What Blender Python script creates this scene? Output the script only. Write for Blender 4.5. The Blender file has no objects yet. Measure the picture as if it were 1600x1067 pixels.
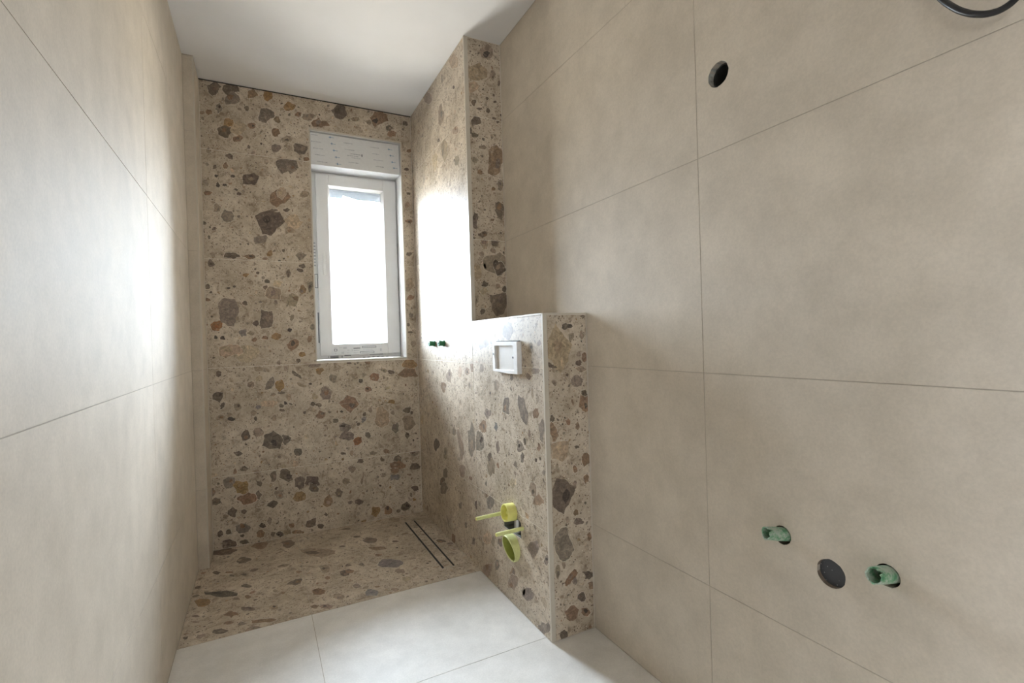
import bpy, bmesh, math, random
from mathutils import Vector, Matrix

scene = bpy.context.scene
COL = scene.collection

# ------------------------------------------------------------------ camera
cam_d = bpy.data.cameras.new('camera')
cam = bpy.data.objects.new('camera', cam_d)
COL.objects.link(cam)
cam_d.sensor_width = 36.0
cam_d.sensor_fit = 'HORIZONTAL'
cam_d.lens = 772.22 / 1600.0 * 36.0
cam_d.clip_start = 0.02
_r = Vector((0.89037066, -0.45427469, -0.02957368))
_u = Vector((0.02847408, -0.00926297, 0.99955161))
_f = Vector((0.45434494, 0.89081351, -0.00468758))
_m = Matrix((_r, _u, -_f)).transposed().to_4x4()
_m.translation = Vector((0.30601, -0.02460, 1.10747))
cam.matrix_world = _m
scene.camera = cam

# ------------------------------------------------------------------ light
world = bpy.data.worlds.new('overcast_sky')
scene.world = world
world.use_nodes = True
bg = world.node_tree.nodes['Background']
bg.inputs['Strength'].default_value = 60.0
# bright overcast sky above the horizon, duller ground below it
_t = world.node_tree
_tc = _t.nodes.new('ShaderNodeTexCoord'); _sp = _t.nodes.new('ShaderNodeSeparateXYZ'); _rp = _t.nodes.new('ShaderNodeValToRGB')
_mr = _t.nodes.new('ShaderNodeMapRange'); _mr.inputs['From Min'].default_value = -1.0
_t.links.new(_tc.outputs['Generated'], _sp.inputs[0]); _t.links.new(_sp.outputs['Z'], _mr.inputs['Value']); _t.links.new(_mr.outputs[0], _rp.inputs['Fac'])
_e = _rp.color_ramp.elements
_e.new(0.505); _e.new(0.75)
for _q, (_p, _v) in zip(_e, ((0.488, None), (0.505, 0.36), (0.75, 0.68), (1.0, 1.0))):
    _q.position = _p
    _q.color = (0.775 * _v, 0.87 * _v, _v, 1) if _v else (0.19, 0.184, 0.172, 1)
_t.links.new(_rp.outputs[0], bg.inputs['Color'])

def portal(name, loc, rot, sx, sy):
    l = bpy.data.lights.new(name, 'AREA')
    l.shape = 'RECTANGLE'; l.size = sx; l.size_y = sy
    l.cycles.is_portal = True
    o = bpy.data.objects.new(name, l)
    o.location = loc; o.rotation_euler = rot
    COL.objects.link(o)

vs = scene.view_settings
vs.view_transform = 'Standard'; vs.look = 'None'
vs.exposure = 1.84; vs.gamma = 1.0; vs.use_curve_mapping = False

# ------------------------------------------------------------------ room measures (metres)
W = 1.4143          # right wall face
XS = 1.2209         # face of the shower wall and of the half-height wall
D = 3.1324          # back wall face
H = 2.5775          # ceiling
YP = 2.1886         # front of the full-height part
YH = 1.5201         # front of the half-height wall
ZH = 1.1996         # top of the half-height wall
YB = 2.1726         # border between shower floor and pale floor
SX, SY = 0.0478, 2.8975   # boxed corner on the left
ZJ = [0.0, 0.3969, 0.9969, 1.5969, 2.1969, H - 0.006]   # tile rows
YF = -0.55          # wall with the door, behind the camera
G = 0.0022          # joint width
T = 0.0010          # tile proud of the joint
WX0, WX1, WZ0, WZ1 = 0.6045, 1.1505, 1.0085, 2.3935     # window opening
# door, and the unseen hallway added behind the camera for fill light
DX0, DX1, DZ = 0.06, 0.92, 2.06
HY, HX0, HX1 = -2.9, -1.5, 1.9
HW = (-2.10, -1.45, 1.20, 1.80)   # added opening in the hallway's left wall for fill light (y0, y1, z0, z1)
portal('window_portal', ((WX0+WX1)/2, D+0.36, (WZ0+WZ1)/2), (-math.pi/2, 0, 0), 0.55, 1.4)
portal('added_hall_portal', (HX0 - 0.11, (HW[0]+HW[1])/2, (HW[2]+HW[3])/2), (0, -math.pi/2, 0), HW[3]-HW[2], HW[1]-HW[0])

# ------------------------------------------------------------------ materials
def nt(name):
    m = bpy.data.materials.new(name)
    m.use_nodes = True
    t = m.node_tree
    return m, t, t.nodes['Principled BSDF']

def N(t, kind, **kw):
    n = t.nodes.new(kind)
    for k, v in kw.items():
        if k in n.inputs: n.inputs[k].default_value = v
        else: setattr(n, k, v)
    return n

def ramp(t, fac, stops):
    n = t.nodes.new('ShaderNodeValToRGB')
    e = n.color_ramp.elements
    while len(e) < len(stops): e.new(0.5)
    for q, (p, c) in zip(e, stops):
        q.position = p; q.color = (*c, 1) if len(c) == 3 else c
    t.links.new(fac, n.inputs['Fac'])
    return n.outputs['Color']

def mixc(t, fac, a, b, mode='MIX'):
    n = t.nodes.new('ShaderNodeMix'); n.data_type = 'RGBA'; n.blend_type = mode
    for s, v in ((n.inputs[0], fac), (n.inputs[6], a), (n.inputs[7], b)):
        if hasattr(v, 'is_linked'): t.links.new(v, s)
        elif isinstance(v, (int, float)): s.default_value = v
        else: s.default_value = (*v, 1)
    return n.outputs[2]

def noise(t, scale, detail=4.0, rough=0.55, vec=None, dist=0.0):
    n = N(t, 'ShaderNodeTexNoise', Scale=scale, Detail=detail, Roughness=rough, Distortion=dist)
    if vec is None: vec = pos(t)
    t.links.new(vec, n.inputs['Vector'])
    return n.outputs['Fac']

def pos(t):
    for n in t.nodes:
        if n.bl_idname == 'ShaderNodeNewGeometry': return n.outputs['Position']
    return t.nodes.new('ShaderNodeNewGeometry').outputs['Position']

def bump(t, p, h, strength, dist):
    b = N(t, 'ShaderNodeBump', Strength=strength, Distance=dist)
    t.links.new(h, b.inputs['Height']); t.links.new(b.outputs['Normal'], p.inputs['Normal'])

def plain(name, col, rough=0.5, metal=0.0, var=0.08, scale=30, coat=0.0):
    m, t, p = nt(name)
    f = noise(t, scale)
    lo = tuple(c * (1 - var) for c in col); hi = tuple(min(1, c * (1 + var)) for c in col)
    t.links.new(ramp(t, f, [(0.3, lo), (0.7, hi)]), p.inputs['Base Color'])
    p.inputs['Roughness'].default_value = rough; p.inputs['Metallic'].default_value = metal
    p.inputs['Coat Weight'].default_value = coat
    return m

def beige_tile(name, col, rough, spec):
    m, t, p = nt(name)
    p.inputs['Specular IOR Level'].default_value = spec
    big = noise(t, 1.7, 5, 0.6, dist=0.6)
    mid = noise(t, 9, 6, 0.65)
    fine = noise(t, 170, 3, 0.6)
    c = ramp(t, big, [(0.3, tuple(x * 0.90 for x in col)), (0.7, tuple(x * 1.06 for x in col))])
    c = mixc(t, 0.7, c, ramp(t, mid, [(0.35, (0.88, 0.875, 0.86)), (0.62, (1.05, 1.05, 1.05))]), 'MULTIPLY')
    c = mixc(t, 0.35, c, ramp(t, fine, [(0.35, (0.86, 0.86, 0.86)), (0.65, (1.08, 1.08, 1.08))]), 'MULTIPLY')
    t.links.new(c, p.inputs['Base Color'])
    rr = N(t, 'ShaderNodeMapRange'); t.links.new(mid, rr.inputs['Value'])
    rr.inputs['To Min'].default_value = rough - 0.06; rr.inputs['To Max'].default_value = rough + 0.06
    t.links.new(rr.outputs[0], p.inputs['Roughness'])
    bump(t, p, fine, 0.12, 0.0006)
    return m

MATRIX = (0.565, 0.478, 0.375)
def terrazzo(name, chip):
    m, t, p = nt(name)
    pv = pos(t)
    big = noise(t, 4.5, 4, 0.6)
    mid = noise(t, 26, 5, 0.65, dist=0.8)
    fine = noise(t, 210, 3, 0.7)
    base = ramp(t, mid, [(0.30, (0.31, 0.235, 0.165)), (0.45, MATRIX), (0.70, (0.70, 0.62, 0.51))])
    base = mixc(t, 0.75, base, ramp(t, big, [(0.36, (0.70, 0.66, 0.60)), (0.60, (1.08, 1.07, 1.06))]), 'MULTIPLY')
    # crumb-size grains of the aggregate
    vo = N(t, 'ShaderNodeTexVoronoi', Scale=150.0, Randomness=1.0)
    t.links.new(pv, vo.inputs['Vector'])
    sep = t.nodes.new('ShaderNodeSeparateColor'); t.links.new(vo.outputs['Color'], sep.inputs[0])
    pick = N(t, 'ShaderNodeMath', operation='GREATER_THAN'); pick.inputs[1].default_value = 0.80
    t.links.new(sep.outputs[0], pick.inputs[0])
    near = N(t, 'ShaderNodeMath', operation='LESS_THAN'); near.inputs[1].default_value = 0.42
    t.links.new(vo.outputs['Distance'], near.inputs[0])
    g = N(t, 'ShaderNodeMath', operation='MULTIPLY')
    t.links.new(pick.outputs[0], g.inputs[0]); t.links.new(near.outputs[0], g.inputs[1])
    dark = ramp(t, sep.outputs[1], [(0.0, (0.17, 0.12, 0.09)), (0.5, (0.30, 0.22, 0.15)), (1.0, (0.70, 0.63, 0.53))])
    base = mixc(t, g.outputs[0], base, dark)
    base = mixc(t, 0.5, base, ramp(t, fine, [(0.3, (0.8, 0.79, 0.78)), (0.7, (1.14, 1.14, 1.14))]), 'MULTIPLY')
    if chip:
        a = N(t, 'ShaderNodeAttribute', attribute_name='chip_colour')
        cc = mixc(t, 1.0, a.outputs['Color'], ramp(t, noise(t, 42, 6, 0.7, dist=1.2), [(0.28, (0.50, 0.48, 0.46)), (0.5, (1, 1, 1)), (0.72, (1.65, 1.58, 1.50))]), 'MULTIPLY')
        cloud = ramp(t, noise(t, 30, 5, 0.7, dist=1.5), [(0.55, (0, 0, 0)), (0.78, (0.75, 0.75, 0.75))])
        cc = mixc(t, cloud, cc, base)
        cc = mixc(t, 0.6, cc, ramp(t, fine, [(0.3, (0.78, 0.78, 0.78)), (0.7, (1.18, 1.17, 1.16))]), 'MULTIPLY')
        t.links.new(cc, p.inputs['Base Color'])
    else:
        t.links.new(base, p.inputs['Base Color'])
    p.inputs['Roughness'].default_value = 0.44
    p.inputs['Specular IOR Level'].default_value = 0.4
    bump(t, p, fine, 0.10, 0.0005)
    return m

BEIGE = (0.635, 0.556, 0.457)
M = {}
M['beige'] = beige_tile('beige_porcelain', BEIGE, 0.66, 0.30)
M['floor'] = beige_tile('pale_floor_porcelain', (0.80, 0.765, 0.715), 0.52, 0.5)
M['terr'] = terrazzo('terrazzo_matrix', False)
M['chip'] = terrazzo('terrazzo_chip', True)
M['grout'] = plain('light_grout', (0.78, 0.73, 0.65), 0.9, var=0.05)
M['groutb'] = plain('beige_grout', (0.47, 0.41, 0.335), 0.9, var=0.05)
M['trim'] = plain('ivory_edge_profile', (0.61, 0.55, 0.46), 0.4, var=0.03)
M['paint'] = plain('white_ceiling_paint', (0.80, 0.78, 0.765), 0.9, var=0.02, scale=5)
M['plaster'] = plain('white_plaster', (0.78, 0.77, 0.75), 0.9, var=0.03, scale=8)
M['pvc'] = plain('white_window_plastic', (0.80, 0.79, 0.78), 0.35, var=0.01)
M['film'] = plain('protective_film', (0.76, 0.76, 0.76), 0.3, var=0.03, scale=60)
M['ink'] = plain('grey_print', (0.16, 0.16, 0.18), 0.5, var=0.2)
M['inklight'] = plain('pale_grey_print', (0.42, 0.43, 0.46), 0.5, var=0.2)
M['inkblue'] = plain('blue_print', (0.13, 0.27, 0.42), 0.5, var=0.2)
M['slat'] = plain('grey_shutter_slat', (0.075, 0.083, 0.096), 0.6, var=0.02)
M['steel'] = plain('dull_steel', (0.55, 0.55, 0.54), 0.35, 0.9)
M['dark'] = plain('dark_cavity', (0.035, 0.033, 0.03), 0.8, var=0.3)
M['black'] = plain('black_cable_rubber', (0.012, 0.012, 0.014), 0.35, var=0.2)
M['slot'] = plain('black_drain_slot', (0.012, 0.013, 0.015), 0.6)
M['yellow'] = plain('pale_yellow_plastic', (0.80, 0.75, 0.24), 0.38, var=0.06, scale=60)
M['yellowgreen'] = plain('yellow_green_plastic', (0.66, 0.67, 0.29), 0.4, var=0.08, scale=60)
M['green'] = plain('green_plastic', (0.015, 0.16, 0.055), 0.35, var=0.15, scale=80)
M['boxwhite'] = plain('white_foam', (0.83, 0.81, 0.79), 0.6, var=0.05, scale=50)
M['boxinner'] = plain('ivory_inner_panel', (0.68, 0.64, 0.59), 0.5, var=0.04, scale=20)
M['liner'] = plain('grey_liner', (0.36, 0.35, 0.31), 0.5, var=0.35, scale=60)
M['boreshade'] = plain('shaded_bore_plastic', (0.40, 0.42, 0.09), 0.5, var=0.08, scale=60)  # the pipe's yellow-green darkened: shade of the deep bore put into the colour
M['niche'] = plain('dark_niche', (0.13, 0.13, 0.115), 0.7, var=0.3, scale=30)
M['brownliner'] = plain('dusty_brown_liner', (0.22, 0.17, 0.13), 0.8, var=0.4, scale=90)

def dusty_green():
    m, t, p = nt('dusty_green_pipe')
    f = noise(t, 75, 6, 0.7)
    t.links.new(ramp(t, f, [(0.34, (0.06, 0.24, 0.11)), (0.46, (0.20, 0.36, 0.22)), (0.57, (0.40, 0.46, 0.37))]), p.inputs['Base Color'])
    p.inputs['Roughness'].default_value = 0.6
    return m
M['dustgreen'] = dusty_green()

def speckled():
    m, t, p = nt('speckled_grey_plug')
    vo = N(t, 'ShaderNodeTexVoronoi', Scale=130.0); t.links.new(pos(t), vo.inputs['Vector'])
    t.links.new(ramp(t, vo.outputs['Distance'], [(0.10, (0.42, 0.43, 0.46)), (0.18, (0.065, 0.067, 0.075))]), p.inputs['Base Color'])
    p.inputs['Roughness'].default_value = 0.6
    return m
M['plug'] = speckled()

def paper():
    m, t, p = nt('white_paper_sticker')
    p.inputs['Base Color'].default_value = (0.85, 0.85, 0.84, 1); p.inputs['Roughness'].default_value = 0.8
    tl = t.nodes.new('ShaderNodeBsdfTranslucent'); tl.inputs[0].default_value = (0.8, 0.8, 0.78, 1)
    mx = t.nodes.new('ShaderNodeMixShader'); mx.inputs[0].default_value = 0.5
    t.links.new(p.outputs[0], mx.inputs[1]); t.links.new(tl.outputs[0], mx.inputs[2])
    t.links.new(mx.outputs[0], t.nodes['Material Output'].inputs['Surface'])
    return m
M['paper'] = paper()

def glass():
    m = bpy.data.materials.new('clear_pane'); m.use_nodes = True
    t = m.node_tree; t.nodes.clear()
    o = t.nodes.new('ShaderNodeOutputMaterial')
    tr = t.nodes.new('ShaderNodeBsdfTransparent'); tr.inputs[0].default_value = (0.93, 0.95, 0.95, 1)
    gl = t.nodes.new('ShaderNodeBsdfGlossy'); gl.inputs['Roughness'].default_value = 0.02
    fr = t.nodes.new('ShaderNodeFresnel'); fr.inputs['IOR'].default_value = 1.45
    mx = t.nodes.new('ShaderNodeMixShader')
    t.links.new(fr.outputs[0], mx.inputs[0]); t.links.new(tr.outputs[0], mx.inputs[1]); t.links.new(gl.outputs[0], mx.inputs[2])
    t.links.new(mx.outputs[0], o.inputs['Surface'])
    return m
M['glass'] = glass()

# ------------------------------------------------------------------ mesh helpers
def link(name, me, mats, parent=None):
    o = bpy.data.objects.new(name, me)
    for m in (mats if isinstance(mats, (list, tuple)) else [mats]): me.materials.append(M[m] if isinstance(m, str) else m)
    COL.objects.link(o)
    if parent: o.parent = parent
    return o

def tag(o, label, cat=None, group=None, kind=None):
    o['label'] = label
    if cat: o['category'] = cat
    if group: o['group'] = group
    if kind: o['kind'] = kind
    return o

def empty(name, loc):
    o = bpy.data.objects.new(name, None); COL.objects.link(o); o.location = loc
    o.empty_display_size = 0.05
    return o

def adopt(o, parent):
    """parent while keeping the world coordinates baked in the mesh"""
    o.parent = parent
    o.matrix_parent_inverse = Matrix.Translation(parent.location).inverted()
    return o

def from_bm(name, bm, mats, parent=None, smooth=False):
    me = bpy.data.meshes.new(name); bmesh.ops.recalc_face_normals(bm, faces=bm.faces)
    bm.to_mesh(me); bm.free()
    if smooth:
        for p in me.polygons: p.use_smooth = True
        me.set_sharp_from_angle(angle=math.radians(35))
    o = link(name, me, mats)
    if parent: adopt(o, parent)
    return o

def add_box(bm, a, b):
    vs_ = [bm.verts.new((x, y, z)) for x in (a[0], b[0]) for y in (a[1], b[1]) for z in (a[2], b[2])]
    for f in ((0, 1, 3, 2), (4, 6, 7, 5), (0, 4, 5, 1), (2, 3, 7, 6), (0, 2, 6, 4), (1, 5, 7, 3)):
        bm.faces.new([vs_[i] for i in f])

def box(name, a, b, mat, parent=None, bevel=0.0):
    bm = bmesh.new(); add_box(bm, a, b)
    if bevel: bmesh.ops.bevel(bm, geom=list(bm.edges), offset=bevel, segments=2, affect='EDGES')
    return from_bm(name, bm, mat, parent, smooth=bool(bevel))

def boxes(name, lst, mat, parent=None):
    bm = bmesh.new()
    for a, b in lst: add_box(bm, a, b)
    return from_bm(name, bm, mat, parent)

class Plane:
    def __init__(s, o, u, v, n): s.o, s.u, s.v, s.n = Vector(o), Vector(u), Vector(v), Vector(n)
    def __call__(s, u, v, w=0.0): return s.o + s.u * u + s.v * v + s.n * w
PB = Plane((0, D, 0), (1, 0, 0), (0, 0, 1), (0, -1, 0))
PS = Plane((XS, 0, 0), (0, 1, 0), (0, 0, 1), (-1, 0, 0))
PP = Plane((0, YP, 0), (1, 0, 0), (0, 0, 1), (0, -1, 0))
PH = Plane((0, YH, 0), (1, 0, 0), (0, 0, 1), (0, -1, 0))
PF = Plane((0, 0, 0), (1, 0, 0), (0, 1, 0), (0, 0, 1))
PL = Plane((0, 0, 0), (0, 1, 0), (0, 0, 1), (1, 0, 0))
PR = Plane((W, 0, 0), (0, 1, 0), (0, 0, 1), (-1, 0, 0))

def circle(cu, cv, r, n=32, jag=0.0, rng=None):
    return [(cu + r * (1 + (rng.uniform(-jag, jag) if jag else 0)) * math.cos(2 * math.pi * i / n),
             cv + r * (1 + (rng.uniform(-jag, jag) if jag else 0)) * math.sin(2 * math.pi * i / n)) for i in range(n)]

def rect(u0, v0, u1, v1): return [(u0, v0), (u1, v0), (u1, v1), (u0, v1)]

def slab_bm(pl, outline, holes=(), w0=0.0, depth=0.1):
    """planar outline with holes, front at w0, extruded backwards by depth"""
    bm = bmesh.new(); edges = []
    for loop in [outline] + list(holes):
        v = [bm.verts.new(pl(a, b, w0)) for a, b in loop]
        edges += [bm.edges.new((v[i], v[(i + 1) % len(v)])) for i in range(len(v))]
    r = bmesh.ops.triangle_fill(bm, edges=edges, use_beauty=True, use_dissolve=False)
    faces = [g for g in r['geom'] if isinstance(g, bmesh.types.BMFace)]
    if not holes: bmesh.ops.dissolve_limit(bm, angle_limit=0.01, verts=bm.verts, edges=bm.edges)
    faces = list(bm.faces)
    e = bmesh.ops.extrude_face_region(bm, geom=faces, use_keep_orig=True)
    bmesh.ops.translate(bm, verts=[g for g in e['geom'] if isinstance(g, bmesh.types.BMVert)], vec=pl.n * -depth)
    return bm

def slab(name, pl, outline, holes=(), w0=0.0, depth=0.1, mat='grout', parent=None):
    return from_bm(name, slab_bm(pl, outline, holes, w0, depth), mat, parent)

def tube(name, p0, p1, r, mat, parent=None, inner=0.0, n=28, inner_depth=None, bevel=0.0):
    """cylinder from p0 to p1; with inner > 0 a bore from the p1 end"""
    p0, p1 = Vector(p0), Vector(p1); L = (p1 - p0).length
    prof = [(0, 0), (0, r), (L, r)]
    if bevel: prof = [(0, 0), (0, r), (L - bevel, r), (L - bevel * .3, r - bevel * .3), (L, r - bevel)]
    if inner:
        dpt = inner_depth if inner_depth else L * 0.9
        prof += [(L, inner), (L - dpt, inner), (L - dpt, 0)]
    else: prof += [(L, 0)]
    return lathe(name, p0, p1 - p0, prof, mat, parent, n)

def lathe(name, org, axis, prof, mat, parent=None, n=28):
    """prof: list of (distance along the axis, radius)"""
    ax = Vector(axis).normalized()
    a = ax.orthogonal().normalized(); b = ax.cross(a)
    bm = bmesh.new(); rings = []
    for t_, r in prof:
        c = Vector(org) + ax * t_
        if r < 1e-6: rings.append([bm.verts.new(c)])
        else: rings.append([bm.verts.new(c + (a * math.cos(2 * math.pi * i / n) + b * math.sin(2 * math.pi * i / n)) * r) for i in range(n)])
    for p, q in zip(rings, rings[1:]):
        for i in range(n):
            j = (i + 1) % n
            if len(p) == 1 and len(q) == 1: continue
            if len(p) == 1: bm.faces.new((p[0], q[i], q[j]))
            elif len(q) == 1: bm.faces.new((p[i], p[j], q[0]))
            else: bm.faces.new((p[i], p[j], q[j], q[i]))
    return from_bm(name, bm, mat, parent, smooth=True)

# ------------------------------------------------------------------ terrazzo chips: (u, v, axis 1, axis 2 in mm, colour)
CHIPS = {}
CHIPS['b'] = '''120,2535,32,7,1,40,d;198,2551,42,8,1,35,d;205,2498,35,7,1,35,g;308,2543,27,5,1,26,r;391,2549,28,6,1,29,o;503,2508,29,5,1,26,o;279,2456,16,3,0,14,d;183,2356,28,5,1,30,o;169,2306,35,6,1,30,d;231,2336,33,6,1,38,b;299,2363,20,3,1,21,r;374,2432,37,7,1,44,d;434,2417,19,3,1,20,r;425,2343,21,3,1,29,r;546,2468,20,4,1,19,r;605,2468,35,6,1,22,t;644,2438,28,5,1,27,r;420,2254,28,4,1,26,g;555,2271,37,5,1,32,d;185,2169,22,3,0,16,d;467,2159,72,10,1,45,d;498,2144,27,3,1,26,g;114,2102,13,2,0,12,d;164,2116,13,2,1,18,r;142,2431,17,3,1,30,g;93,2402,15,3,0,15,r;61,2391,11,2,0,12,r;282,2238,8,1,0,11,d;346,2266,6,1,0,7,k;229,2276,27,4,1,20,r;479,2315,29,5,1,18,t;85,2189,17,2,0,15,t;583,2214,17,2,0,13,r;286,2057,45,5,1,38,d;428,1975,54,6,2,52,r;446,1993,26,3,1,37,b;375,1815,70,6,2,67,d;326,1719,37,2,1,26,g;498,1830,48,4,1,40,b;167,1838,30,3,1,35,g;116,1876,17,2,1,25,t;74,1958,19,2,0,14,r;78,1570,19,1,1,20,d;180,1619,44,2,0,18,d;269,1618,32,2,1,18,r;370,1639,19,1,1,18,o;227,1969,13,1,0,10,d;197,2064,11,1,0,8,k;210,1990,11,1,0,7,k;156,2009,10,1,0,7,k;124,2005,11,1,0,15,k;467,1900,17,2,0,10,d;398,1892,21,2,0,9,d;567,2001,25,3,1,21,t;536,1637,29,1,1,24,g;52,1789,13,1,0,10,d;100,1763,11,1,0,9,d;443,1661,11,1,0,10,d;540,1576,20,1,0,13,d;478,1781,29,2,1,21,t;346,1609,16,1,0,9,r;345,1263,37,0,2,57,d;290,1243,14,0,1,18,d;158,1295,56,0,2,75,g;94,1231,28,0,1,30,O;221,1188,20,0,1,23,s;543,1434,22,0,1,24,r;580,1459,16,0,1,32,g;386,1413,42,1,1,39,t;485,1383,39,0,1,40,t;478,1115,31,-1,1,37,r;249,1071,58,-2,1,43,b;161,1095,65,-2,1,45,b;524,1055,19,-1,1,20,o;504,1019,12,-1,0,13,d;463,1197,14,0,0,13,k;237,1353,12,0,0,15,d;354,1480,13,0,0,13,d;404,1465,28,1,1,20,b;343,1441,14,0,0,14,d;468,1530,14,0,1,24,d;280,1146,14,0,0,13,r;393,1164,23,-1,1,21,o;261,1185,16,0,0,13,t;333,1158,18,-1,0,11,r;586,1213,12,0,1,19,g;529,1550,17,1,0,13,d;477,1273,12,0,1,18,t;158,1437,10,0,0,6,k;76,1413,8,0,0,8,k;58,1442,13,0,0,15,d;58,1371,17,0,0,12,r;307,1527,10,0,0,9,d;571,1144,12,0,1,19,r;124,1161,13,0,0,12,k;92,1166,8,0,0,12,k;94,842,26,-2,1,37,d;48,853,12,-1,1,32,o;99,968,13,-1,1,20,d;353,899,16,-11,23,41,g;402,880,29,-2,1,31,o;353,560,53,-6,2,54,d;423,568,28,-3,1,31,d;286,622,25,-3,1,23,t;222,609,27,-3,1,30,d;253,893,17,-1,1,19,t;187,774,18,-2,1,20,t;345,781,37,-3,1,21,b;287,765,13,-1,0,14,s;264,734,16,-2,0,15,t;272,699,8,-1,0,15,k;368,696,10,-1,1,18,t;112,788,8,-6,9,16,d;152,710,17,-2,0,11,k;48,641,12,-1,1,20,k;435,980,13,-1,1,18,t;291,982,20,-1,0,15,t;494,937,23,-20,6,8,d;521,872,27,-13,3,9,t;365,828,16,-1,0,11,t;429,776,10,-1,0,11,k;408,762,12,-1,0,10,d;445,809,14,-1,1,21,b;586,803,20,-2,1,19,b;577,758,14,-1,0,12,d;596,984,32,3,-1,11,g;488,483,24,-3,1,21,d;180,518,22,-3,0,15,d;296,928,20,-1,1,20,b;504,1016,12,-1,0,12,d;103,720,21,-2,1,17,t;566,877,9,-1,0,7,k;529,712,8,-1,0,9,k;409,736,16,-2,0,8,d;410,838,19,-1,0,9,d;786,746,53,-4,2,52,r;1160,907,71,-4,1,35,r;1168,965,44,-2,1,29,o;939,891,33,-2,1,28,r;1145,593,56,-6,2,49,t;985,638,48,-5,2,62,b;750,601,39,-4,1,25,g;826,506,29,14,-10,20,O;1141,669,25,-2,1,20,d;1170,649,9,-1,0,11,k;1062,562,29,-3,1,37,g;866,636,21,-2,1,20,s;616,954,25,-1,1,22,o;1044,919,22,-1,0,14,d;857,877,12,-1,0,13,k;1002,936,21,-1,0,16,t;896,821,22,-2,1,17,r;1044,730,22,-2,0,14,o;1136,507,15,-2,1,24,d;699,644,17,-2,0,13,d;610,750,18,-2,0,12,d;890,535,19,-2,1,20,d;1078,690,14,-1,0,14,t;908,691,14,-1,1,17,t;872,669,12,-1,0,14,d;652,812,33,-2,1,38,g;694,901,23,-1,1,27,g;901,989,19,-1,0,14,r;790,992,16,-1,0,10,d;844,997,19,-1,0,8,t;769,544,47,-6,1,33,g;618,690,25,-2,1,22,r;1048,661,13,-1,0,14,t;835,611,11,-1,0,11,d;737,698,10,-1,0,7,k;134,361,26,-4,1,32,g;196,326,40,-6,1,35,o;219,252,42,-7,1,35,r;420,358,40,-6,1,39,d;492,299,29,-5,1,40,d;556,294,54,-9,1,32,d;565,261,30,-5,1,29,d;354,362,18,-3,1,31,d;486,226,31,-5,1,32,o;144,194,24,-4,1,25,d;201,186,15,-3,0,14,d;345,201,26,12,-9,19,d;280,330,17,-3,0,15,d;276,267,16,-3,1,25,d;65,268,27,10,-7,19,d;181,102,42,-8,1,35,g;289,91,18,-4,0,13,k;326,109,11,-2,1,19,g;278,47,27,-6,1,23,r;118,20,39,-8,1,25,d;197,16,22,-5,0,12,d;189,53,11,-2,0,8,k;81,87,13,-3,1,17,d;122,89,13,-3,0,14,d;375,22,21,-4,0,16,k;549,55,28,12,-11,23,d;440,61,14,-3,0,15,r;475,17,31,-6,0,12,r;388,469,13,-2,0,11,d;208,423,18,-3,0,15,d;420,26,21,-4,0,15,t;162,417,9,-1,0,15,r;54,320,15,-2,1,25,t;381,254,28,-5,1,26,t;342,31,12,-2,1,18,d;109,176,11,-2,0,12,t;1073,364,32,-4,1,20,d;1066,327,49,-7,1,26,r;1048,290,31,-5,0,17,r;1047,250,31,-5,1,23,s;1180,387,36,-5,1,19,g;1183,296,36,-5,1,29,d;836,382,19,-3,0,14,d;737,443,18,-2,0,11,d;1001,422,21,-3,0,13,r;826,130,24,-4,1,21,d;770,138,15,-3,0,11,g;709,206,21,-3,1,25,d;644,173,33,-6,1,35,r;1116,50,35,-6,1,29,d;1000,48,25,-5,1,31,r;922,57,28,-5,1,34,o;631,89,13,-2,0,10,d;601,25,20,-4,0,15,d;1178,156,24,-4,1,16,d;1151,120,11,-2,0,14,d;748,271,29,-5,1,19,t;979,274,17,-3,0,14,t;849,272,6,-3,12,41,t;789,336,21,-3,1,22,t;917,419,22,-3,0,12,t;1066,30,14,-3,0,10,d;784,2533,43,8,1,45,d;1014,2525,57,10,2,49,r;1185,2528,21,4,1,18,d;1094,2444,26,4,1,23,r;1081,2478,20,3,1,18,d;953,2493,21,4,1,17,t;870,2500,27,5,0,14,t;682,2435,36,6,1,19,r;1195,2073,17,2,0,9,d;1181,2001,20,2,1,23,t;1190,1893,24,2,0,14,r;1184,2227,14,2,0,11,d;1208,2355,18,3,0,14,r;1181,1485,28,1,1,35,t;1186,1399,24,0,1,20,r;1175,1173,16,0,0,9,d;1168,1450,20,0,1,16,t;1183,1680,20,1,0,14,d;1187,1282,16,0,1,17,g;1165,1220,11,0,0,11,d'''
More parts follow.
